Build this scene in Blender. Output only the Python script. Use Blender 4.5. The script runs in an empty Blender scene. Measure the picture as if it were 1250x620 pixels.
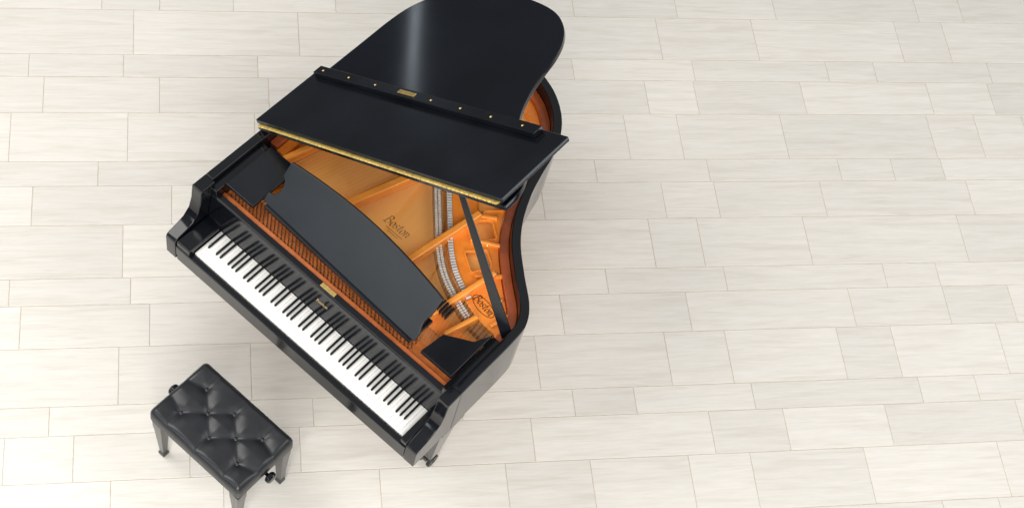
import bpy, bmesh, math, random
import numpy as np
from mathutils import Vector, Matrix
random.seed(4)
col=bpy.context.scene.collection
R_=math.radians
# ---------------------------------------------------------------- camera solve (metres; piano front left corner is the origin)
def rod(w):
    th=np.linalg.norm(w)
    if th<1e-9: return np.eye(3)
    k=w/th; K=np.array([[0,-k[2],k[1]],[k[2],0,-k[0]],[-k[1],k[0],0]])
    return np.eye(3)+math.sin(th)*K+(1-math.cos(th))*K@K
R0=np.array([[0.752065,-0.623045,0.214973],[0.642484,0.620271,-0.449977],[0.147014,0.476529,0.866780]])
def cam(p): return R0@rod(p[3:6]), p[0:3], p[6]*1000
def proj(P,c):
    R,C,f=c; d=R.T@(np.array(P,float)-C); return np.array([625+f*d[0]/-d[2],310-f*d[1]/-d[2]])
def ray(px,c):
    R,C,f=c; d=R@np.array([(px[0]-625)/f,-(px[1]-310)/f,-1]); return C,d
def atz(px,z,c):
    C,d=ray(px,c); t=(z-C[2])/d[2]; return C+t*d
p0=np.array([2.556,-1.961,6.514,0,0,0,1.8,.18,.7,.2,.713,-.366,.266,.165,.808,.59,.59,.397, 1.475,.13,.035])
def res(p):
    c=cam(p); r=[]
    W=p[18]; kx=p[19]; yk=p[20]
    def pt(P,px,w=1.0):
        q=proj(P,c); r.append((q[0]-px[0])*w); r.append((q[1]-px[1])*w)
    pt((kx,yk,.735),(238,311),1.5); pt((kx+1.225,yk,.735),(489,538),1.2)
    pt((kx,yk+.15,.735),(271,281),1.5); pt((kx+1.225,yk+.15,.735),(522,499),1.5)
    pt((0,0,.76),(207,287)); pt((0,0,.64),(209,303)); pt((W,0,.64),(498,568),1.5)
    pt((0,p[7],.985),(237,229)); pt((W,p[8],.985),(648,400)); pt((W,p[9],.985),(548,488))
    pt((W-.09,.3,.04),(538,548),.5)
    bx,by,a,b=p[10:14]
    pt((bx-a,by-b,.49),(182,501)); pt((bx-a,by+b,.49),(250,440)); pt((bx+a,by+b,.49),(357,535)); pt((bx+a,by-b,.49),(290,601))
    i=.035
    pt((bx-a+i,by-b+i,0),(201,552)); pt((bx+a-i,by+b-i,0),(345,585))
    al,yl,w=p[15:18]
    ca,sa=math.cos(al),math.sin(al)
    pt((0,yl,1.01),(312,152),1.3); pt((W*ca,yl,1.01+W*sa),(612,249),1.3)
    o=.035
    pt((-o*sa,yl+w,1.01+o*ca),(387,88),1.3); pt((W*ca-o*sa,yl+w,1.01+W*sa+o*ca),(699,165),1.3)
    ph=p[14]; t=np.array([math.cos(ph),math.sin(ph),0]); n=np.array([-math.sin(ph),math.cos(ph),0])
    for px,s in (((950,467),-.025),((950,27),.008),((100,97),0.0),((950,260),-.012)):
        P=atz(px,0,c); q=proj(P+.3*t,c)-np.array(px); r.append((q[1]/q[0]-s)*400)
    for px,s in (((1090,520),.22),((890,435),.2),((155,170),.03),((925,50),.2)):
        P=atz(px,0,c); q=proj(P+.3*n,c)-np.array(px); r.append((q[0]/q[1]-s)*150)
    r.append((p[6]-1.6)*5); r.append((p[13]-.17)*20); r.append((p[12]-.28)*20)
    r.append((W-1.465)*150); r.append((kx-(W-1.225)/2)*200); r.append((yk-.04)*100)
    return np.array(r)
lam=1e-2; p=p0.copy(); r=res(p)
for it in range(150):
    J=np.zeros((len(r),len(p)))
    for k in range(len(p)):
        q=p.copy(); q[k]+=1e-5; J[:,k]=(res(q)-r)/1e-5
    A=J.T@J
    dp=np.linalg.solve(A+lam*np.diag(np.diag(A)+1e-9),-J.T@r)
    rn=res(p+dp)
    if rn@rn<r@r: p=p+dp; r=rn; lam=max(lam/3,1e-8)
    else: lam*=4
    if lam>1e8: break
c=cam(p)
W=float(p[18]); KX=float(p[19]); YK=max(.022,float(p[20])); AL=float(p[15]); YL=float(p[16]); WF=float(p[17]); PH=float(p[14])
BX,BY,BA,BB=[float(v) for v in p[10:14]]
YA=float(p[7])
# ---------------------------------------------------------------- materials
def mat(name,color,rough=.5,metal=0.0,spec=.5,var=.15,scale=8.0,coat=0.0,rvar=.06,bump=0.0,bscale=200,stretch=None):
    m=bpy.data.materials.new(name); m.use_nodes=True; nt=m.node_tree; b=nt.nodes['Principled BSDF']
    tc=nt.nodes.new('ShaderNodeTexCoord'); mp=nt.nodes.new('ShaderNodeMapping')
    if stretch: mp.inputs['Scale'].default_value=stretch
    n=nt.nodes.new('ShaderNodeTexNoise'); n.inputs['Scale'].default_value=scale; n.inputs['Detail'].default_value=5
    nt.links.new(tc.outputs['Object'],mp.inputs['Vector']); nt.links.new(mp.outputs['Vector'],n.inputs['Vector'])
    cr=nt.nodes.new('ShaderNodeValToRGB')
    cr.color_ramp.elements[0].position=.3; cr.color_ramp.elements[1].position=.7
    cr.color_ramp.elements[0].color=tuple(v*(1-var) for v in color)+(1,)
    cr.color_ramp.elements[1].color=tuple(min(1,v*(1+var)) for v in color)+(1,)
    nt.links.new(n.outputs['Fac'],cr.inputs['Fac']); nt.links.new(cr.outputs['Color'],b.inputs['Base Color'])
    mr=nt.nodes.new('ShaderNodeMapRange'); mr.inputs['To Min'].default_value=max(.02,rough-rvar); mr.inputs['To Max'].default_value=rough+rvar
    nt.links.new(n.outputs['Fac'],mr.inputs['Value']); nt.links.new(mr.outputs['Result'],b.inputs['Roughness'])
    b.inputs['Metallic'].default_value=metal; b.inputs['Specular IOR Level'].default_value=spec; b.inputs['Coat Weight'].default_value=coat; b.inputs['Coat Roughness'].default_value=.08
    if bump:
        n2=nt.nodes.new('ShaderNodeTexNoise'); n2.inputs['Scale'].default_value=bscale; nt.links.new(tc.outputs['Object'],n2.inputs['Vector'])
        bp=nt.nodes.new('ShaderNodeBump'); bp.inputs['Strength'].default_value=bump; bp.inputs['Distance'].default_value=.001
        nt.links.new(n2.outputs['Fac'],bp.inputs['Height']); nt.links.new(bp.outputs['Normal'],b.inputs['Normal'])
    return m
M={}
M['black']=mat('black_lacquer',(.0040,.0048,.0070),.11,var=.3,scale=3,rvar=.03)
M['lid']=mat('lid_lacquer',(.0045,.0056,.0085),.10,var=.25,scale=3,rvar=.02)
M['satin']=mat('satin_black',(.0058,.0072,.0100),.21,var=.25,scale=4,rvar=.05)
M['desk']=mat('desk_black',(.012,.0148,.0185),.32,var=.2,scale=5,rvar=.05)
M['white']=mat('key_white',(.87,.86,.83),.18,var=.02,scale=20)
M['ebony']=mat('key_black',(.008,.008,.009),.25,var=.3)
M['brass']=mat('brass',(.85,.60,.22),.32,metal=.85,var=.15,scale=60)
M['hinge']=mat('bright_hinge_brass',(.92,.63,.19),.32,metal=.5,var=.25,scale=60)
M['gold']=mat('gilt_lettering',(.55,.40,.16),.4,metal=0,var=.1)
M['plate']=mat('bronze_plate',(.98,.27,.032),.28,metal=.06,var=.16,scale=14,spec=.4,coat=.25,bump=.15,bscale=400)
M['strut']=mat('bronze_strut',(1.0,.34,.050),.26,metal=.06,var=.10,scale=14,coat=.3)
M['pinplate']=mat('bronze_pin_field',(.58,.17,.04),.42,metal=.12,var=.25,scale=30,bump=.25,bscale=400)
M['spruce']=mat('spruce',(1.0,.485,.125),.32,var=.025,scale=6,spec=.3,coat=.0,stretch=(14,.5,1))
M['mahog']=mat('mahogany',(.40,.085,.024),.28,var=.30,scale=8,coat=.4,stretch=(1,1,9))
M['maple']=mat('maple',(.75,.33,.09),.4,var=.15,scale=20)
M['walnut']=mat('dark_bridge_wood',(.24,.09,.03),.5,var=.2,scale=20)
M['rail']=mat('orange_red_wood',(.60,.165,.045),.35,var=.18,scale=20,coat=.2)
M['steel']=mat('bright_steel',(.80,.79,.76),.35,metal=.25,var=.12,scale=40)
M['pin']=mat('blued_pin',(.17,.085,.05),.3,metal=.5,var=.4,scale=90)
M['wire']=mat('steel_wire',(1.0,.62,.26),.4,metal=.05,var=.05)
M['copper']=mat('copper_wire',(1.0,.50,.15),.4,metal=.05,var=.10)
M['leather']=mat('black_leather',(.014,.0155,.0185),.35,var=.2,scale=12,bump=.05,bscale=600,rvar=.04)
M['decal']=mat('dark_decal',(.06,.02,.009),.4,var=.1)
M['decal2']=mat('brown_decal',(.19,.070,.026),.4,var=.1)
M['rubber']=mat('dark_metal',(.02,.02,.022),.35,var=.2,metal=.3)
# ---------------------------------------------------------------- builders
def tag(o,label=None,cat=None,group=None,kind=None):
    if label: o['label']=label
    if cat: o['category']=cat
    if group: o['group']=group
    if kind: o['kind']=kind
    return o
def empty(name,loc=(0,0,0)):
    o=bpy.data.objects.new(name,None); col.objects.link(o); o.location=loc; o.empty_display_size=.1; return o
def link(name,me,m,parent=None):
    o=bpy.data.objects.new(name,me); col.objects.link(o)
    if m and not me.materials: me.materials.append(m)
    if parent: o.parent=parent
    return o
class MB:
    def __init__(s): s.v=[]; s.f=[]
    def add(s,v,f,mtx=None):
        b=len(s.v)
        for q in v: s.v.append(tuple(mtx@Vector(q)) if mtx else tuple(q))
        for q in f: s.f.append([b+i for i in q])
        return s
    def box(s,x0,x1,y0,y1,z0,z1,mtx=None):
        v=[(x0,y0,z0),(x1,y0,z0),(x1,y1,z0),(x0,y1,z0),(x0,y0,z1),(x1,y0,z1),(x1,y1,z1),(x0,y1,z1)]
        return s.add(v,[(0,3,2,1),(4,5,6,7),(0,1,5,4),(1,2,6,5),(2,3,7,6),(3,0,4,7)],mtx)
    def prism(s,poly,z0,z1,mtx=None):
        n=len(poly)
        if sum(poly[i][0]*poly[(i+1)%n][1]-poly[(i+1)%n][0]*poly[i][1] for i in range(n))<0: poly=poly[::-1]
        v=[(x,y,z0) for x,y in poly]+[(x,y,z1) for x,y in poly]
        return s.add(v,[list(range(n))[::-1],list(range(n,2*n))]+[(i,(i+1)%n,n+(i+1)%n,n+i) for i in range(n)],mtx)
    def bar(s,a,b,w,z0,z1):
        a=Vector((a[0],a[1])); b=Vector((b[0],b[1])); d=(b-a).normalized(); n=Vector((-d.y,d.x))*w/2
        return s.prism([tuple(a-n),tuple(b-n),tuple(b+n),tuple(a+n)],z0,z1)
    def rod(s,a,b,r0,r1=None,n=12):
        r1=r0 if r1 is None else r1
        a=Vector(a); b=Vector(b); d=(b-a).normalized(); u=d.orthogonal().normalized(); w=d.cross(u)
        v=[]
        for P,r in ((a,r0),(b,r1)):
            for i in range(n):
                t=2*math.pi*i/n; v.append(P+u*(r*math.cos(t))+w*(r*math.sin(t)))
        return s.add(v,[list(range(n))[::-1],list(range(n,2*n))]+[(i,(i+1)%n,n+(i+1)%n,n+i) for i in range(n)])
    def lathe(s,prof,mtx=None,n=16):
        v=[];f=[]
        for r,z in prof:
            for i in range(n):
                t=2*math.pi*i/n; v.append((r*math.cos(t),r*math.sin(t),z))
        for k in range(len(prof)-1):
            for i in range(n): f.append((k*n+i,k*n+(i+1)%n,(k+1)*n+(i+1)%n,(k+1)*n+i))
        f.append(list(range(n))[::-1]); f.append([(len(prof)-1)*n+i for i in range(n)])
        return s.add(v,f,mtx)
    def taper(s,x,y,prof,n=4):   # square section stations (half size, z)
        v=[];f=[]
        for h,z in prof: v+=[(x-h,y-h,z),(x+h,y-h,z),(x+h,y+h,z),(x-h,y+h,z)]
        for k in range(len(prof)-1):
            for i in range(4): f.append((k*4+i,k*4+(i+1)%4,k*4+4+(i+1)%4,k*4+4+i))
        f.append((3,2,1,0)); e=(len(prof)-1)*4; f.append((e,e+1,e+2,e+3))
        return s.add(v,f)
    def strip(s,path,offs0,offs1,z0,z1):   # solid between two offsets of an open path
        a=offset(path,offs0); b=offset(path,offs1); n=len(path); v=[];f=[]
        for i in range(n): v+=[(*a[i],z0),(*b[i],z0),(*b[i],z1),(*a[i],z1)]
        for i in range(n-1):
            k=i*4
            for j in range(4): f.append((k+j,k+(j+1)%4,k+4+(j+1)%4,k+4+j))
        f.append((0,3,2,1)); e=(n-1)*4; f.append((e,e+1,e+2,e+3))
        return s.add(v,f)
    def mesh(s,name,bev=0,smooth=True,seg=2):
        me=bpy.data.meshes.new(name); me.from_pydata(s.v,[],s.f); me.update()
        bm=bmesh.new(); bm.from_mesh(me); bmesh.ops.recalc_face_normals(bm,faces=bm.faces)
        if bev:
            ed=[e for e in bm.edges if len(e.link_faces)==2 and e.calc_face_angle(0)>.6]
            bmesh.ops.bevel(bm,geom=ed,offset=bev,segments=seg,profile=.5,affect='EDGES',clamp_overlap=True)
        bm.to_mesh(me); bm.free()
        if smooth:
            for q in me.polygons: q.use_smooth=True
            me.set_sharp_from_angle(angle=R_(50) if bev else R_(35))
        return me
    def build(s,name,m,parent=None,bev=0,smooth=True,seg=2):
        o=link(name,s.mesh(name,bev,smooth,seg),m,parent)
        if bev:
            wn=o.modifiers.new('weighted_normals','WEIGHTED_NORMAL'); wn.weight=100; wn.keep_sharp=True
        return o
def cat(pts,k=8):
    out=[]; P=[Vector(q) for q in pts]; P=[2*P[0]-P[1]]+P+[2*P[-1]-P[-2]]
    for i in range(1,len(P)-2):
        a,b,c_,d=P[i-1:i+3]
        for j in range(k):
            t=j/k; out.append(.5*((2*b)+(c_-a)*t+(2*a-5*b+4*c_-d)*t*t+(3*b-a-3*c_+d)*t**3))
    out.append(P[-2]); return [tuple(q) for q in out]
def offset(path,o):
    n=len(path); out=[]
    for i in range(n):
        a=Vector(path[max(0,i-1)]); b=Vector(path[min(n-1,i+1)]); d=(b-a).normalized()
        out.append((path[i][0]+d.y*o,path[i][1]-d.x*o))
    return out
def fill(name,outer,holes,z0,z1,bev=.002):      # flat sheet with holes, as mesh data
    cu=bpy.data.curves.new(name,'CURVE'); cu.dimensions='2D'; cu.fill_mode='BOTH'
    for poly in [outer]+holes:
        sp=cu.splines.new('POLY'); sp.points.add(len(poly)-1)
        for q,pp in zip(sp.points,poly): q.co=(pp[0],pp[1],0,1)
        sp.use_cyclic_u=True
    cu.extrude=(z1-z0)/2-bev; cu.bevel_depth=bev; cu.bevel_resolution=1; cu.offset=-bev
    o=bpy.data.objects.new(name,cu); col.objects.link(o)
    me=bpy.data.meshes.new_from_object(o.evaluated_get(bpy.context.evaluated_depsgraph_get()))
    bpy.data.objects.remove(o); bpy.data.curves.remove(cu)
    v=[(q.co.x,q.co.y,q.co.z+(z0+z1)/2) for q in me.vertices]; f=[list(q.vertices) for q in me.polygons]
    bpy.data.meshes.remove(me)
    return v,f
# broad-nib lettering
GL={'B':([[(.12,1.5),(.15,1.1),(.13,.5),(.15,.02)],[(-.10,1.42),(.15,1.52),(.5,1.52),(.70,1.25),(.55,.95),(.15,.80)],[(.15,.80),(.60,.80),(.84,.45),(.70,.08),(.40,-.04),(-.10,.02)]],1.05),
'o':([[(.3,1),(.08,.75),(.06,.3),(.3,0),(.55,.25),(.57,.7),(.3,1)]],.74),
's':([[(.52,.9),(.3,1),(.1,.8),(.18,.58),(.45,.42),(.5,.2),(.25,0),(.02,.14)]],.66),
't':([[(.22,1.4),(.2,.3),(.32,.02),(.52,.14)],[(0,.93),(.46,1.0)]],.58),
'n':([[(0,.9),(.12,1),(.14,0)],[(.14,.72),(.4,1),(.54,.8),(.54,.2),(.72,.02)]],.8)}
def lettering(word,h,nib=.17,ang=40):
    mb=MB(); x=0; nx,ny=math.cos(R_(ang))*nib/2,math.sin(R_(ang))*nib/2; sgs=[]
    for ch in word:
        st,wd=GL[ch]
        for s_ in st: sgs.append([(x+a,b) for a,b in s_])
        x+=wd
    for s_ in sgs:
        pts=cat(s_,4) if len(s_)>2 else s_
        for a,b in zip(pts[:-1],pts[1:]):
            q=[(a[0]-nx,a[1]-ny),(a[0]+nx,a[1]+ny),(b[0]+nx,b[1]+ny),(b[0]-nx,b[1]-ny)]
            mb.add([((u-x/2+.18*(v-.5))*h,(v-.5)*h,0) for u,v in q],[(0,1,2,3)])
    return mb
# ---------------------------------------------------------------- floor
tu=(math.cos(PH),math.sin(PH)); tn=(-math.sin(PH),math.cos(PH))
def til(px):
    P=atz(px,0,c); return P[0]*tu[0]+P[1]*tu[1], P[0]*tn[0]+P[1]*tn[1]
ys=(26,76,102,140,194,220,261,321,350,398,464,497,552,618)
seq='LSMLSMLSMLSML'
A=[];b=[]
for i,y in enumerate(ys):
    row=[1,0,0,0]
    for ch in seq[:i]: row['_SML'.index(ch)]-=1
    A.append(row); b.append(til((1000,y))[1])
v0,S,Mh,L=np.linalg.lstsq(np.array(A,float),np.array(b),rcond=None)[0]
hts={'S':S,'M':Mh,'L':L}
jts={0:[(163,48),(365,48),(805,50),(922,50),(1097,50),(1155,50)],1:[(35,85),(315,86),(700,88),(1010,88),(1068,88)],2:[(53,118),(195,118),(790,120),(850,120),(1135,120),(1210,120)],3:[(12,168),(156,168),(765,165),(830,165),(957,165),(1137,165),(1195,165)],
 4:[(120,205),(727,207),(1025,207),(1090,207)],5:[(40,235),(810,242),(875,242),(1005,242),(1185,242)],6:[(150,305),(795,292),(855,292),(985,290),(1175,290)],7:[(12,345),(740,337),(885,337),(1080,335),(1145,335)],
 8:[(25,390),(183,390),(840,376),(1040,374),(1237,374)],9:[(145,450),(655,435),(815,434),(890,434),(1028,432)],10:[(60,515),(700,488),(775,485),(920,484),(1125,480),(1195,480)],11:[(90,545),(650,530),(870,530),(1087,524)],12:[(135,600),(620,595),(846,590),(922,587),(1062,580)],-1:[(195,10),(410,10),(825,10),(945,12),(1118,12),(1172,12)]}
cs=[til(q) for q in ((0,0),(1250,0),(0,620),(1250,620))]
u0=min(q[0] for q in cs)-2.5; u1=max(q[0] for q in cs)+2.5; vlo=min(q[1] for q in cs)-2.5; vhi=max(q[1] for q in cs)+2.5
rows=[]; v=v0
for i in range(60):
    h=hts['LSM'[i%3]]; rows.append((i,v-h,v)); v-=h
    if v<vlo: break
v=v0
for i in range(1,60):
    h=hts['LSM'[(-i)%3]]; rows.append((-i,v,v+h)); v+=h
    if v>vhi: break
g=.0017; fv=[];ff=[];fm=[];tint=[]
def tile(ua,ub,va,vb):
    k=len(fv); e=.0012
    dz=random.uniform(-.0002,.0002)
    for z,i in ((-.004,0),(-e*.6,0),(dz,e)):
        for a_,b_ in ((ua+g+i,va+g+i),(ub-g-i,va+g+i),(ub-g-i,vb-g-i),(ua+g+i,vb-g-i)): fv.append((a_,b_,z))
    fs=[(k+8,k+9,k+10,k+11)]
    for l in (0,4):
        for i in range(4): fs.append((k+l+i,k+l+(i+1)%4,k+l+4+(i+1)%4,k+l+4+i))
    tt=random.random()
    for q in fs: ff.append(q); fm.append(0); tint.append(tt)
for i,va,vb in rows:
    J=sorted(til(q)[0] for q in jts.get(i,[]))
    if not J: J=[random.uniform(0,.6)]
    J=[J[0]]+[b_ for a_,b_ in zip(J[:-1],J[1:]) if b_-a_>.12]
    full=[J[0]]
    for b_ in J[1:]:
        gap=b_-full[-1]; n=max(1,round(gap/.60)) if gap>.90 else 1
        st=full[-1]
        for k in range(1,n+1):
            full.append(st+gap*k/n+(random.uniform(-.12,.12) if k<n else 0))
    while full[0]>u0: full.insert(0,full[0]-random.choice((.6,.6,.3,.72)))
    while full[-1]<u1: full.append(full[-1]+random.choice((.6,.6,.3,.72)))
    for a_,b_ in zip(full[:-1],full[1:]): tile(a_,b_,va,vb)
k=len(fv); fv+=[(u0-.5,vlo-.5,-.002),(u1+.5,vlo-.5,-.002),(u1+.5,vhi+.5,-.002),(u0-.5,vhi+.5,-.002)]; ff.append((k,k+1,k+2,k+3)); fm.append(1); tint.append(.5)
me=bpy.data.meshes.new('floor'); me.from_pydata(fv,[],ff); me.update()
at_=me.attributes.new('tint','FLOAT','FACE'); at_.data.foreach_set('value',tint)
def floor_mat():
    m=bpy.data.materials.new('stone_tile'); m.use_nodes=True; nt=m.node_tree; b=nt.nodes['Principled BSDF']; N=nt.nodes.new; Lk=nt.links.new
    tc=N('ShaderNodeTexCoord'); at=N('ShaderNodeAttribute'); at.attribute_name='tint'
    mul=N('ShaderNodeVectorMath'); mul.operation='MULTIPLY_ADD'; cmb=N('ShaderNodeCombineXYZ')
    for k_ in range(3): Lk(at.outputs['Fac'],cmb.inputs[k_])
    Lk(cmb.outputs[0],mul.inputs[0]); mul.inputs[1].default_value=(37,53,19); Lk(tc.outputs['Object'],mul.inputs[2])
    def noise(sc,st,det=6,dist=0):
        mp=N('ShaderNodeMapping'); mp.inputs['Scale'].default_value=st; Lk(mul.outputs[0],mp.inputs['Vector'])
        n=N('ShaderNodeTexNoise'); n.inputs['Scale'].default_value=sc; n.inputs['Detail'].default_value=det; n.inputs['Distortion'].default_value=dist
        Lk(mp.outputs[0],n.inputs['Vector']); return n
    n1=noise(2.6,(1,14,1),10,.8); n2=noise(10,(1,14,1),8,.4); n3=noise(2.2,(1,1.3,1),3)
    r1=N('ShaderNodeValToRGB'); e=r1.color_ramp.elements
    e[0].position=.28; e[0].color=(.680,.646,.590,1); e[1].position=.68; e[1].color=(.778,.752,.703,1); x=e.new(.48); x.color=(.741,.713,.660,1)
    Lk(n1.outputs['Fac'],r1.inputs['Fac'])
    r2=N('ShaderNodeValToRGB'); e=r2.color_ramp.elements; e[0].position=.3; e[0].color=(.930,.921,.904,1); e[1].position=.6; e[1].color=(1,1,1,1); Lk(n2.outputs['Fac'],r2.inputs['Fac'])
    mx=N('ShaderNodeMixRGB'); mx.blend_type='MULTIPLY'; mx.inputs['Fac'].default_value=.8; Lk(r1.outputs[0],mx.inputs[1]); Lk(r2.outputs[0],mx.inputs[2])
    r3=N('ShaderNodeMapRange'); r3.inputs['To Min'].default_value=.945; r3.inputs['To Max'].default_value=1.03; Lk(at.outputs['Fac'],r3.inputs['Value'])
    m3=N('ShaderNodeVectorMath'); m3.operation='SCALE'; Lk(mx.outputs[0],m3.inputs[0]); Lk(r3.outputs[0],m3.inputs['Scale'])
    Lk(m3.outputs[0],b.inputs['Base Color'])
    rr=N('ShaderNodeMapRange'); rr.inputs['To Min'].default_value=.30; rr.inputs['To Max'].default_value=.48; Lk(n3.outputs['Fac'],rr.inputs['Value']); Lk(rr.outputs[0],b.inputs['Roughness'])
    bp=N('ShaderNodeBump'); bp.inputs['Strength'].default_value=.08; bp.inputs['Distance'].default_value=.002; Lk(n2.outputs['Fac'],bp.inputs['Height']); Lk(bp.outputs[0],b.inputs['Normal'])
    return m
me.materials.append(floor_mat()); me.materials.append(mat('grout',(.555,.485,.395),.9,var=.15,scale=30))
me.polygons.foreach_set('material_index',fm)
fo=link('floor',me,None); fo.rotation_euler=(0,0,PH); tag(fo,'pale stone plank tile floor with thin tan joints','floor',kind='structure')
# ---------------------------------------------------------------- piano
pn=empty('grand_piano'); tag(pn,'open black grand piano with raised lid and bronze interior','grand piano')
RT=.985
sx=W/1.485
OUT=[(0,YA+.08),(0,.5),(0,.9),(0,1.25),(0,1.42),(.018,1.54),(.07,1.635),(.165,1.71),(.30,1.752),(.45,1.765),(.62,1.748),(.77,1.705),(.88,1.632),(.955,1.54),(1.004,1.43),(1.034,1.31),(1.070,1.19),(1.130,1.06),(1.205,.955),(1.31,.855),(1.42,.758),(1.474,.67),(1.485,.57),(1.485,.42),(1.485,YA+.08)]
OUT=[(x*sx,y) for x,y in OUT]
path=cat(OUT,8)
th=.042
rim=MB().strip(path,0,th,.62,RT)
prof=[(YA+.08,.62),(YA+.08,RT),(YA,RT),(YA-.003,.955),(YA-.008,.895),(YA-.024,.835),(YA-.058,.796),(.06,.778),(.025,.770),(.006,.760),(0,.745),(0,.64),(0,.62)]
for x0 in (0,W-.058):
    mx=Matrix(((0,0,1,x0),(1,0,0,0),(0,1,0,0),(0,0,0,1)))
    rim.prism(prof,0,.058,mx)
# black cheeks lining the rim beside the keyboard and shelves
rim.box(th+.0005,.084,YA+.06,.548,.64,.955); rim.box(W-.084,W-th-.0005,YA+.06,.548,.64,.955)
rim.build('rim',M['black'],pn,bev=.004)
MB().strip([q for q in path if q[1]>.5495],th+.0005,.082,.70,.918).build('inner_rim',M['mahog'],pn,bev=.003)
MB().box(.06,W-.06,.004,.5,.612,.655).build('key_bed',M['black'],pn,bev=.004)
MB().box(.06,W-.06,.0,max(.016,YK-.006),.657,.728).build('key_slip',M['black'],pn,bev=.004)
for a_,b_ in ((.060,KX-.004),(KX+1.229,W-.060)):
    MB().box(a_,b_,.006,YK+.165,.657,.765).build('key_block',M['black'],pn,bev=.006)
wk=MB(); wk.box(.0006,.0229,0,.156,.700,.735); wm=wk.mesh('white_key',bev=.0012)
bk=MB(); bk.add([(-.0054,.056,.733),(.0054,.056,.733),(.0054,.154,.733),(-.0054,.154,.733),(-.0041,.062,.7440),(.0041,.062,.7440),(.0043,.154,.7440),(-.0043,.154,.7440)],[(0,3,2,1),(4,5,6,7),(0,1,5,4),(1,2,6,5),(2,3,7,6),(3,0,4,7)]); bm_=bk.mesh('black_key',bev=.0012)
kw=1.225/52
for i in range(52):
    o=link('white_key',wm,M['white'],pn); o.location=(KX+i*kw,YK,random.uniform(-.0004,.0003))
    if i<51 and 'ABCDEFG'[i%7] in 'ACDFG':
        o=link('black_key',bm_,M['ebony'],pn); o.location=(KX+(i+1)*kw,YK,random.uniform(-.0004,.0004))
# fallboard
yf=YK+.159
fp=[(yf,.70),(yf-.001,.752),(yf+.008,.80),(yf+.017,.86),(yf+.024,.900),(yf+.030,.912),(yf+.054,.914),(yf+.059,.907),(yf+.059,.70)]
mx=Matrix(((0,0,1,.0595),(1,0,0,0),(0,1,0,0),(0,0,0,1)))
fb=MB().prism(fp,0,W-.119,mx).build('fallboard',M['black'],pn,bev=.002)
MB().box(W/2-.04,W/2+.04,yf+.032,yf+.052,.9152,.919).build('brass_plate',M['brass'],fb,bev=.001)
lo=lettering('Boston',.0135,.2).build('lettering',M['gold'],fb,smooth=False)
lo.location=(W/2,yf+.0100,.826); lo.rotation_euler=(R_(81.5),0,0)
# pin field and rail
MB().box(.0845,W-.0845,yf+.061,yf+.081,.70,.898).build('action_rail',M['rail'],pn,bev=.003)
MB().box(.085,W-.085,yf+.0825,.42,.80,.882).build('pin_field',M['pinplate'],pn,bev=.002)
pl=MB()
pl.box(.085,W-.085,.4215,.50,.84,.884)
BR=[(1.385,.548),(1.25,.564),(1.07,.632),(.95,.718),(.85,.822),(.735,.944),(.60,1.09),(.45,1.24),(.28,1.40)]
BR=[(x*sx,y) for x,y in BR]
br=cat(BR,10)
inn=offset(path,.084)
tre=[q for q in offset(br,.036)]
a_=[q for q in tre if q[1]<1.20]
i0=min(range(len(inn)),key=lambda k_:abs(inn[k_][1]-1.22)+(10 if inn[k_][0]<.6 else 0))
i1=min(range(len(inn)),key=lambda k_:abs(inn[k_][1]-.565)+(10 if inn[k_][0]<.8 else 0))
outer=a_+inn[i0:i1+1]
def trap(cx,cy,w0,w1,h_,r):
    cr_,sr=math.cos(R_(r)),math.sin(R_(r)); e=.006
    P=[(-w0/2+e,-h_/2),(w0/2-e,-h_/2),(w0/2,-h_/2+e),(w1/2,h_/2-e),(w1/2-e,h_/2),(-w1/2+e,h_/2),(-w1/2,h_/2-e),(-w0/2,-h_/2+e)]
    return [(cx+x*cr_-y*sr,cy+x*sr+y*cr_) for x,y in P]
HO=[(1.010,.935,.112,.090,.108,-38),(1.098,.812,.098,.080,.092,-34),(.945,1.075,.085,.07,.10,-48)]
holes=[trap(x*sx,y,a_0,a_1,h_,r_) for x,y,a_0,a_1,h_,r_ in HO]
pl.add(*fill('f',outer,holes,.880,.893,.003))
pl.strip([q for q in path if q[0]<.02 and q[1]>.56],.084,.125,.86,.893)
tl=[q for q in path if q[1]>1.22 and q[0]<1.05*sx]
pl.strip(tl,.084,.13,.862,.890)
plo=pl.build('iron_plate',M['plate'],pn,bev=0)
ST=(((.455,.43),(.68,1.12),.036,.938),((.868,.43),(.955,.98),.032,.940),((1.13,.42),(1.20,.80),.026,.938),((1.235,.42),(1.285,.585),.022,.934),((.12,.45),(.30,1.1),.028,.932))
for a,b_,w_,z in ST:
    MB().bar((a[0]*sx,a[1]),(b_[0]*sx,b_[1]),w_,.87,z).build('plate_strut',M['strut'],plo,bev=.007,seg=3)
for h_ in holes:
    rb=MB(); cx=sum(q[0] for q in h_)/8; cy=sum(q[1] for q in h_)/8
    o1=[(cx+(x-cx)*1.05,cy+(y-cy)*1.05) for x,y in h_]; o2=[(cx+(x-cx)*1.15,cy+(y-cy)*1.15) for x,y in h_]
    v=[(*q,.8925) for q in o1]+[(*q,.899) for q in o1]+[(*q,.899) for q in o2]+[(*q,.8925) for q in o2]
    rb.add(v,[(l*8+i,l*8+(i+1)%8,((l+1)%4)*8+(i+1)%8,((l+1)%4)*8+i) for l in range(4) for i in range(8)])
    rb.build('opening_lip',M['strut'],plo)
for a,b_ in (((1.005,.862),(1.125,.935)),((.945,.975),(1.02,1.03)),((1.14,.735),(1.235,.83)),((1.350,.60),(1.380,.73))):
    MB().bar((a[0]*sx,a[1]),(b_[0]*sx,b_[1]),.016,.885,.908).build('plate_rib',M['strut'],plo,bev=.004)
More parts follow.
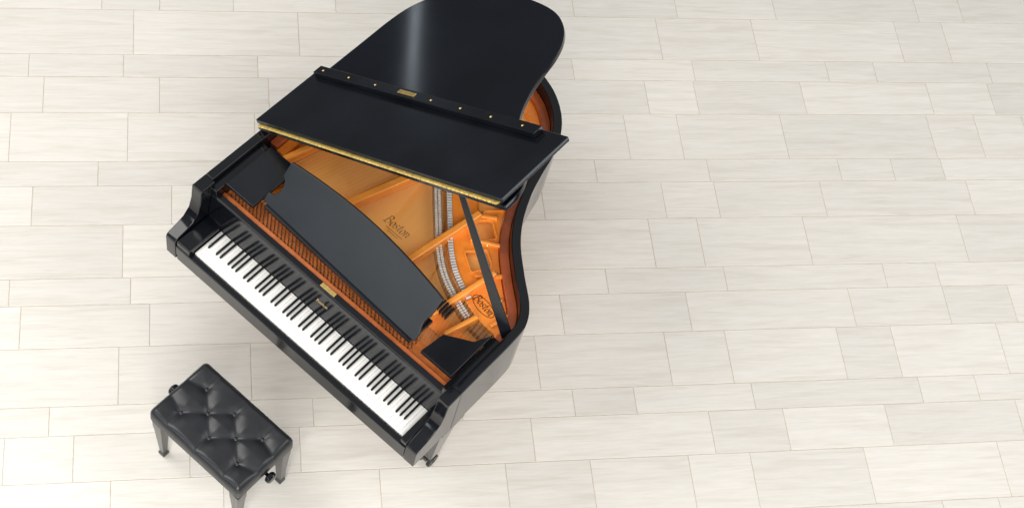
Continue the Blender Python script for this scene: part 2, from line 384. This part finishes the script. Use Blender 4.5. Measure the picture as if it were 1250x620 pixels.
for x,y in ((.955,1.01),(1.075,.90),(1.195,.815),(1.30,.735),(1.385,.66),(1.0,1.14),(.945,1.22)):
    MB().lathe([(.009,0),(.009,.004),(.006,.008),(.002,.009)],Matrix.Translation((x*sx,y,.893)),12).build('plate_bolt',M['brass'],plo)
em=MB(); n=40
for i in range(n):
    t0,t1=2*math.pi*i/n,2*math.pi*(i+1)/n
    em.add([(.066*math.cos(t0),.030*math.sin(t0),0),(.066*math.cos(t1),.030*math.sin(t1),0),(.0632*math.cos(t1),.0274*math.sin(t1),0),(.0632*math.cos(t0),.0274*math.sin(t0),0)],[(0,1,2,3)])
lt=lettering('Boston',.0235,.2); em.add(lt.v,lt.f)
eo=em.build('emblem',M['decal'],plo,smooth=False); eo.location=(1.262*sx,.656,.8945); eo.rotation_euler=(0,0,R_(-10))
# soundboard
sb=MB(); so=offset(path,.083)
sb.prism([(so[0][0],.45)]+[q for q in so if q[1]>.45]+[(so[-1][0],.45)],.838,.852)
sbo=sb.build('soundboard',M['spruce'],pn)
lo=lettering('Boston',.029,.17).build('lettering',M['decal2'],sbo,smooth=False); lo.location=(.722*sx,.700,.8532); lo.rotation_euler=(0,0,R_(0))
for y,wd in ((.671,.048),(.660,.030)): MB().box(-wd,wd,-.0012,.0012,0,.0004).build('underline',M['decal2'],sbo,smooth=False).location=(.728*sx,y,.8528)
# bridge with pins, aliquots
bgo=MB().strip(br,-.018,.018,.852,.894).build('long_bridge',M['walnut'],pn,bev=.002)
def along(pathpts,n):
    P=[Vector(q) for q in pathpts]; Ls=[0]
    for a,b_ in zip(P[:-1],P[1:]): Ls.append(Ls[-1]+(b_-a).length)
    out=[]
    for i in range(n):
        s_=Ls[-1]*(i+.5)/n; k_=max(j for j in range(len(Ls)-1) if Ls[j]<=s_); t=(s_-Ls[k_])/(Ls[k_+1]-Ls[k_])
        out.append((P[k_].lerp(P[k_+1],t),(P[k_+1]-P[k_]).normalized()))
    return out
bp=MB()
for q,d in along([q for q in br if q[0]<1.25*sx],104):
    mx=Matrix.Translation((q.x,q.y,.8942))@Matrix.Rotation(math.atan2(d.y,d.x),4,'Z')
    bp.box(-.0040,.0040,-.0135,-.002,0,.010,mx); bp.box(-.0040,.0040,.002,.0135,0,.010,mx)
bp.build('bridge_agraffes',M['steel'],bgo,bev=.0008)
alq=offset([q for q in br if q[1]<1.2 and q[0]<1.19*sx],.052)
MB().strip(alq,-.014,.014,.8935,.8965).build('aliquot_felt',M['walnut'],plo)
aq=MB()
for q,d in along(alq,66):
    mx=Matrix.Translation((q.x,q.y,.8968))@Matrix.Rotation(math.atan2(d.y,d.x),4,'Z'); aq.box(-.0040,.0040,-.0115,.0115,.0,.010,mx)
aq.build('aliquot_bars',M['steel'],plo,bev=.0008)
# strings: one mesh per note
cb=along(br,68)
def wires(a,b_,k_,r_,gap):
    mb=MB(); d=Vector((b_[0]-a[0],b_[1]-a[1],0)).normalized(); n=Vector((-d.y,d.x,0))
    for j in range(k_):
        o=n*((j-(k_-1)/2)*gap); mb.rod(Vector(a)+o,Vector(b_)+o,r_,n=5)
    return mb
for i in range(68):
    q,d=cb[67-i]
    x0=(.40+(1.375-.40)*i/67)*sx
    a=(x0,.34,.899); e=Vector((q.x-x0,q.y-.34)); e=Vector((q.x,q.y))+e.normalized()*.045
    if i in (24,25,47): continue
    wires(a,(e.x,e.y,.900),3,.00042,.0042).build('string',M['wire'],pn)
for i in range(20):
    t=i/19
    wires(((.11+.30*t)*sx,.34,.915),((.40+.36*t)*sx,1.50-.10*t-.1*t*t,.925),2 if i>8 else 1,.0009-.0003*t,.006).build('string',M['copper'],pn)
MB().bar((.38*sx,1.47),(.80*sx,1.27),.035,.852,.916).build('bass_bridge',M['maple'],pn,bev=.003)
# tuning pins
tp=MB().lathe([(.0024,0),(.0024,.022),(.0018,.024)],None,8); tp.rod((0,0,.004),(0,0,.011),.0034,n=8); tpm=tp.mesh('tuning_pin')
rest=MB(); yp=yf+.090
def pinx(i,n): return (.105+(1.17-.105)*(i+.5)/n)*sx
for rr in range(2):
    for i in range(50):
        o=link('tuning_pin',tpm,M['pin'],pn); o.location=(pinx(i+.5*rr+random.uniform(-.06,.06),50),yp+rr*.013+random.uniform(-.001,.001),.882+random.uniform(-.002,.001)); o.rotation_euler=(R_(-5+random.uniform(-2,2)),R_(random.uniform(-2,2)),0)
for rr in range(2,6):
    for i in range(50):
        rest.add(tp.v,tp.f,Matrix.Translation((pinx(i+.5*(rr%2)+random.uniform(-.08,.08),50),yp+rr*.013,.882)))
tag(rest.build('tuning_pins',M['pin'],pn),kind='stuff')
# dampers
dm=MB().box(-.0055,.0055,-.030,.030,.012,.030); dm.box(-.004,.004,-.028,.028,0,.012); dmm=dm.mesh('damper',bev=.0015)
for i in range(60):
    o=link('damper',dmm,M['satin'],pn); x=(.20+(1.19-.20)*i/59)*sx; o.location=(x,.500+.02*math.sin(i/65*3.1),.915)
# side panels, desk tray, music desk
MB().box(.0855,.250*sx,yf+.083,.550,.945,.968).build('side_panel',M['satin'],pn,bev=.003)
MB().prism([(1.228*sx,yf+.083),(W-.0855,yf+.083),(W-.0855,.545),(1.36*sx,.465),(1.245*sx,.40)],.945,.968).build('side_panel',M['satin'],pn,bev=.003)
DR=R_(-2.6); DX=.742*sx; DY=.306
tr=MB().box(-.462*sx,.425*sx,-.012,.13,.945,.966).build('desk_tray',M['satin'],pn,bev=.003)
tr.location=(DX,DY,0); tr.rotation_euler=(0,0,DR)
B_=R_(50)
RE=.434
right=[(RE,0),(RE,.05),(RE-.007,.060),(RE-.014,.08),(RE-.015,.10),(RE-.012,.122),(RE-.006,.134),(RE-.006,.232)]
left=[(-.478,0),(-.478,.045),(-.462,.05),(-.444,.064),(-.434,.088),(-.434,.115),(-.444,.140),(-.462,.152),(-.464,.225)]
RT2=RE-.006
top=[(RT2-(RT2+.464)*k_/24, .232-.007*k_/24+.042*math.sin(math.pi*k_/24)**.9) for k_ in range(1,24)]
poly=right+top+left[::-1]
dk=MB().prism(poly,-.016,0).build('music_desk',M['desk'],pn,bev=.003)
dk.location=(DX,DY,.969); dk.rotation_euler=(B_,0,DR)
# legs with casters
def leg(x,y,h=.62):
    l=MB().taper(x,y,[(.034,.105),(.036,.14),(.058,.46),(.06,.50),(.075,.515),(.075,h)]).build('leg',M['black'],pn,bev=.004)
    cm=MB().rod((x,y,.06),(x,y,.106),.026)
    cm.box(x-.012,x+.012,y-.03,y+.03,.045,.075)
    for s_ in (-1,1): cm.rod((x+s_*.016,y,.036),(x+s_*.034,y,.036),.036,n=20)
    cm.rod((x-.036,y,.036),(x+.036,y,.036),.010)
    cm.build('caster',M['rubber'],l,bev=.002)
leg(.09,.3); leg(W-.09,.3); leg(.42*sx,1.52)
ly=MB()
for s_ in (-.09,.09): ly.rod((W/2+s_,.36,.16),(W/2+s_*.8,.36,.62),.018)
ly.box(W/2-.16,W/2+.16,.30,.42,.10,.17)
lyo=ly.build('pedal_lyre',M['black'],pn,bev=.004)
for s_ in (-.08,0,.08): MB().prism([(W/2+s_-.012,.20),(W/2+s_+.012,.20),(W/2+s_+.009,.32),(W/2+s_-.009,.32)],.118,.126).build('pedal',M['brass'],lyo,bev=.002)
# lid
ou=offset(path,-.020); lp=[q for q in ou if q[1]>YL]
lp=[(lp[0][0],YL)]+lp+[(lp[-1][0],YL)]
lid=MB().prism(lp,-.024,0).build('lid',M['lid'],pn,bev=.008,seg=3)
lid.location=(0,0,1.012); lid.rotation_euler=(0,-AL,0)
fl=MB().box(-.016,W+.012,YL+.004,YL+WF,.011,.033).build('front_flap',M['satin'],lid,bev=.004)
hg=MB()
for i in range(60):
    x=-.005+i*(W-.01)/60; hg.rod((x,YL-.002,.0055),(x+(W-.01)/60-.004,YL-.002,.0055),.0056,n=10)
hg.box(.0,W-.015,YL+.0005,YL+.03,.0012,.0098)
hg.build('hinge',M['hinge'],lid)
MB().box(.015,.925*W,YL+WF-.060,YL+WF-.008,.0335,.060).build('rail',M['satin'],lid,bev=.003)
for k_ in range(8):
    x=.06+(.87*W-.06)*k_/7
    MB().lathe([(.006,0),(.006,.001),(.003,.003)],Matrix.Translation((x,YL+WF-.035,.060)),10).build('screw',M['brass'],lid)
MB().box(.560,.660,YL+WF-.046,YL+WF-.024,.0605,.064).build('catch_plate',M['brass'],lid,bev=.001)
# prop stick, wider at its foot
sp_=1.215
a=Vector((1.437*sx,.603,.925)); b_=Vector((sp_*math.cos(AL)+.026*math.sin(AL),YL+.03,1.01+sp_*math.sin(AL)-.026*math.cos(AL)))
ps=MB(); d=(b_-a); Lp=d.length; d.normalize()
u=Vector((.8,.6,0)); u=(u-d*u.dot(d)).normalized(); w_=d.cross(u)
mx=Matrix((( u.x,d.x,w_.x,a.x),(u.y,d.y,w_.y,a.y),(u.z,d.z,w_.z,a.z),(0,0,0,1)))
ps.prism([(-.024,0),(.024,0),(.023,.10),(.011,Lp),(-.011,Lp),(-.023,.10)],-.009,.009,mx)
ps.build('prop_stick',M['satin'],pn,bev=.003)
# ---------------------------------------------------------------- bench
bn=empty('piano_bench',(BX,BY,0)); tag(bn,'black tufted leather piano bench in front of the keyboard','bench')
hx,hy=BA+.004,BB+.004
n1,n2=110,66
btn=[(-.62,.44),(0,.44),(.62,.44),(-.31,0),(.31,0),(-.62,-.44),(0,-.44),(.62,-.44)]
BT=[(u*hx,v*hy) for u,v in btn]
segs=[]
for i in range(8):
    for j in range(i+1,8):
        d=math.dist(BT[i],BT[j])
        if d<.145 and abs(BT[i][1]-BT[j][1])>.02: segs.append((BT[i],BT[j]))
for i,(x,y) in enumerate(BT):
    if abs(y)>.02: segs.append(((x,y),(x,math.copysign(hy,y))))
    if abs(y)>.02 and abs(x)>.3*hx: segs.append(((x,y),(math.copysign(hx,x),y*.6)))
def sd(px,py,a,b_):
    ax,ay=a; dx,dy=b_[0]-ax,b_[1]-ay; t=max(0,min(1,((px-ax)*dx+(py-ay)*dy)/(dx*dx+dy*dy))); return math.hypot(px-ax-t*dx,py-ay-t*dy)
V=[];F=[]
for j in range(n2+1):
    for i in range(n1+1):
        u=-1+2*i/n1; v=-1+2*j/n2
        x,y=u*hx,v*hy
        E=.027
        ex=max(0,abs(x)-(hx-E)); ey=max(0,abs(y)-(hy-E)); rr=math.hypot(ex,ey)
        if ex>0 and ey>0 and rr>E:
            k_=E/rr; x=math.copysign(hx-E+ex*k_,x); y=math.copysign(hy-E+ey*k_,y); rr=E
        z=.454+.030*math.sqrt(max(0,1-(rr/(E*1.003))**2))
        inside=1-min(1,rr/E)
        dent=0
        for q in BT:
            d=math.hypot(x-q[0],y-q[1]); dent=max(dent,.0105*math.exp(-(d/.021)**1.6))
        ds=min(sd(x,y,*s_) for s_ in segs)
        fold=.0018*math.exp(-(ds/.011)**2)
        puff=.0088*(1-math.exp(-(ds/.032)**1.7))
        z+=puff*(.2+.8*inside)-dent-fold*(.1+.9*inside)
        V.append((x,y,z))
for j in range(n2):
    for i in range(n1):
        k_=j*(n1+1)+i; F.append((k_,k_+1,k_+n1+2,k_+n1+1))
ring=[i for i in range(n1+1)]+[j*(n1+1)+n1 for j in range(1,n2+1)]+[n2*(n1+1)+i for i in range(n1-1,-1,-1)]+[j*(n1+1) for j in range(n2-1,0,-1)]
b0=len(V)
for k_ in ring: V.append((V[k_][0]*1.003,V[k_][1]*1.003,.418))
for i in range(len(ring)): F.append((ring[i],b0+i,b0+(i+1)%len(ring),ring[(i+1)%len(ring)]))
cuo=MB().add(V,F).build('cushion',M['leather'],bn)
for q in BT:
    MB().lathe([(.009,-.006),(.0105,0),(.009,.003),(.005,.0052),(.001,.0058)],Matrix.Translation((q[0],q[1],.4722)),16).build('button',M['leather'],cuo)
MB().box(-hx+.012,hx-.012,-hy+.012,hy-.012,.375,.418).build('seat_frame',M['black'],bn,bev=.003)
for sx_ in (-1,1):
    for sy_ in (-1,1):
        x,y=sx_*(hx-.037),sy_*(hy-.037)
        MB().taper(x,y,[(.015,0),(.0175,.010),(.0175,.026),(.0125,.04),(.0135,.06),(.024,.30),(.026,.32),(.027,.376)]).build('leg',M['black'],bn,bev=.002)
for s_ in (-1,1):
    mx=Matrix.Translation((s_*(hx-.015),0,.395))@Matrix.Rotation(s_*math.pi/2,4,'Y')
    MB().lathe([(.008,0),(.008,.022),(.022,.024),(.027,.030),(.027,.044),(.022,.050),(.006,.052)],mx,20).build('height_knob',M['black'],bn,bev=0)
# ---------------------------------------------------------------- camera, world, lamps
cd=bpy.data.cameras.new('camera'); co=bpy.data.objects.new('camera',cd); col.objects.link(co)
R,C,f=c
mw=Matrix.Identity(4)
for i in range(3):
    for j in range(3): mw[i][j]=R[i][j]
    mw[i][3]=C[i]
co.matrix_world=mw; cd.sensor_width=36; cd.lens=f/1250*36; cd.clip_end=200; bpy.context.scene.camera=co
w=bpy.data.worlds.new('World'); bpy.context.scene.world=w; w.use_nodes=True; nt=w.node_tree; bg=nt.nodes['Background']
tc=nt.nodes.new('ShaderNodeTexCoord'); sp=nt.nodes.new('ShaderNodeSeparateXYZ'); nt.links.new(tc.outputs['Generated'],sp.inputs[0])
cr=nt.nodes.new('ShaderNodeValToRGB'); e=cr.color_ramp.elements
e[0].position=.0; e[0].color=(.09,.099,.115,1); e[1].position=.9; e[1].color=(.44,.44,.44,1); x=e.new(.3); x.color=(.20,.206,.215,1)
nt.links.new(sp.outputs['Z'],cr.inputs['Fac']); nt.links.new(cr.outputs['Color'],bg.inputs['Color']); bg.inputs['Strength'].default_value=1.0
def area(loc,tgt,sx_,sy_,pw,colr=(1,1,1)):
    l=bpy.data.lights.new('lamp','AREA'); l.shape='RECTANGLE'; l.size=sx_; l.size_y=sy_; l.energy=pw; l.color=colr
    o=bpy.data.objects.new('lamp',l); col.objects.link(o); o.location=loc
    o.rotation_euler=(Vector(tgt)-Vector(loc)).to_track_quat('-Z','Y').to_euler(); return o
warm=(1,.974,.936)
area((-4.5,-2.0,7),(.4,.3,0),5,5,410,warm)
area((3.6,-5.0,7.5),(.9,.6,0),5,5,230,warm)
area((4.2,-5.2,3.7),(.8,.8,.8),4,3,420,warm)  # added low fill that brightens the interior under the lid
area((7.0,4.0,7.5),(2.2,1.6,0),5,5,280,warm)
area((-1.1,-6.0,3.6),(.7,.4,1.1),2.5,1.6,44,(.92,.97,1))  # added light, mirrored in the music desk as a soft sheen
area((8.0,5.0,2.2),(1.0,1.2,1.4),2.2,3.0,75,(.90,.96,1))  # added light giving a highlight along the lid's curved right edge
# added strip light standing in for windows, aimed to streak the raised lid
nrm=np.array([-math.sin(AL),0,math.cos(AL)])
def refl(px,dist):
    C_,d=ray(px,c); P0_=np.array([0,0,1.012]); t=((P0_-C_)@nrm)/(d@nrm); P=C_+t*d; d=d/np.linalg.norm(d)
    rr=d-2*(d@nrm)*nrm; return P,P+rr*dist
def streak_light(pa,pb,dist,wd,pw):
    Pa,Qa=refl(pa,dist); Pb,Qb=refl(pb,dist)
    Qa,Qb,Pm=Vector(Qa),Vector(Qb),Vector((Pa+Pb)/2); mid=(Qa+Qb)/2
    zax=(mid-Pm).normalized(); yax=(Qb-Qa); ln=yax.length; yax=(yax-zax*yax.dot(zax)).normalized(); xax=yax.cross(zax)
    l=bpy.data.lights.new('lamp','AREA'); l.shape='RECTANGLE'; l.size=wd; l.size_y=ln; l.energy=pw; l.color=(.80,.91,1)
    o=bpy.data.objects.new('lamp',l); col.objects.link(o)
    o.matrix_world=Matrix(((xax.x,yax.x,zax.x,mid.x),(xax.y,yax.y,zax.y,mid.y),(xax.z,yax.z,zax.z,mid.z),(0,0,0,1)))
streak_light((508,2),(502,105),5,.05,.55)
sc=bpy.context.scene; sc.view_settings.view_transform='Standard'; sc.view_settings.look='None'; sc.view_settings.exposure=0
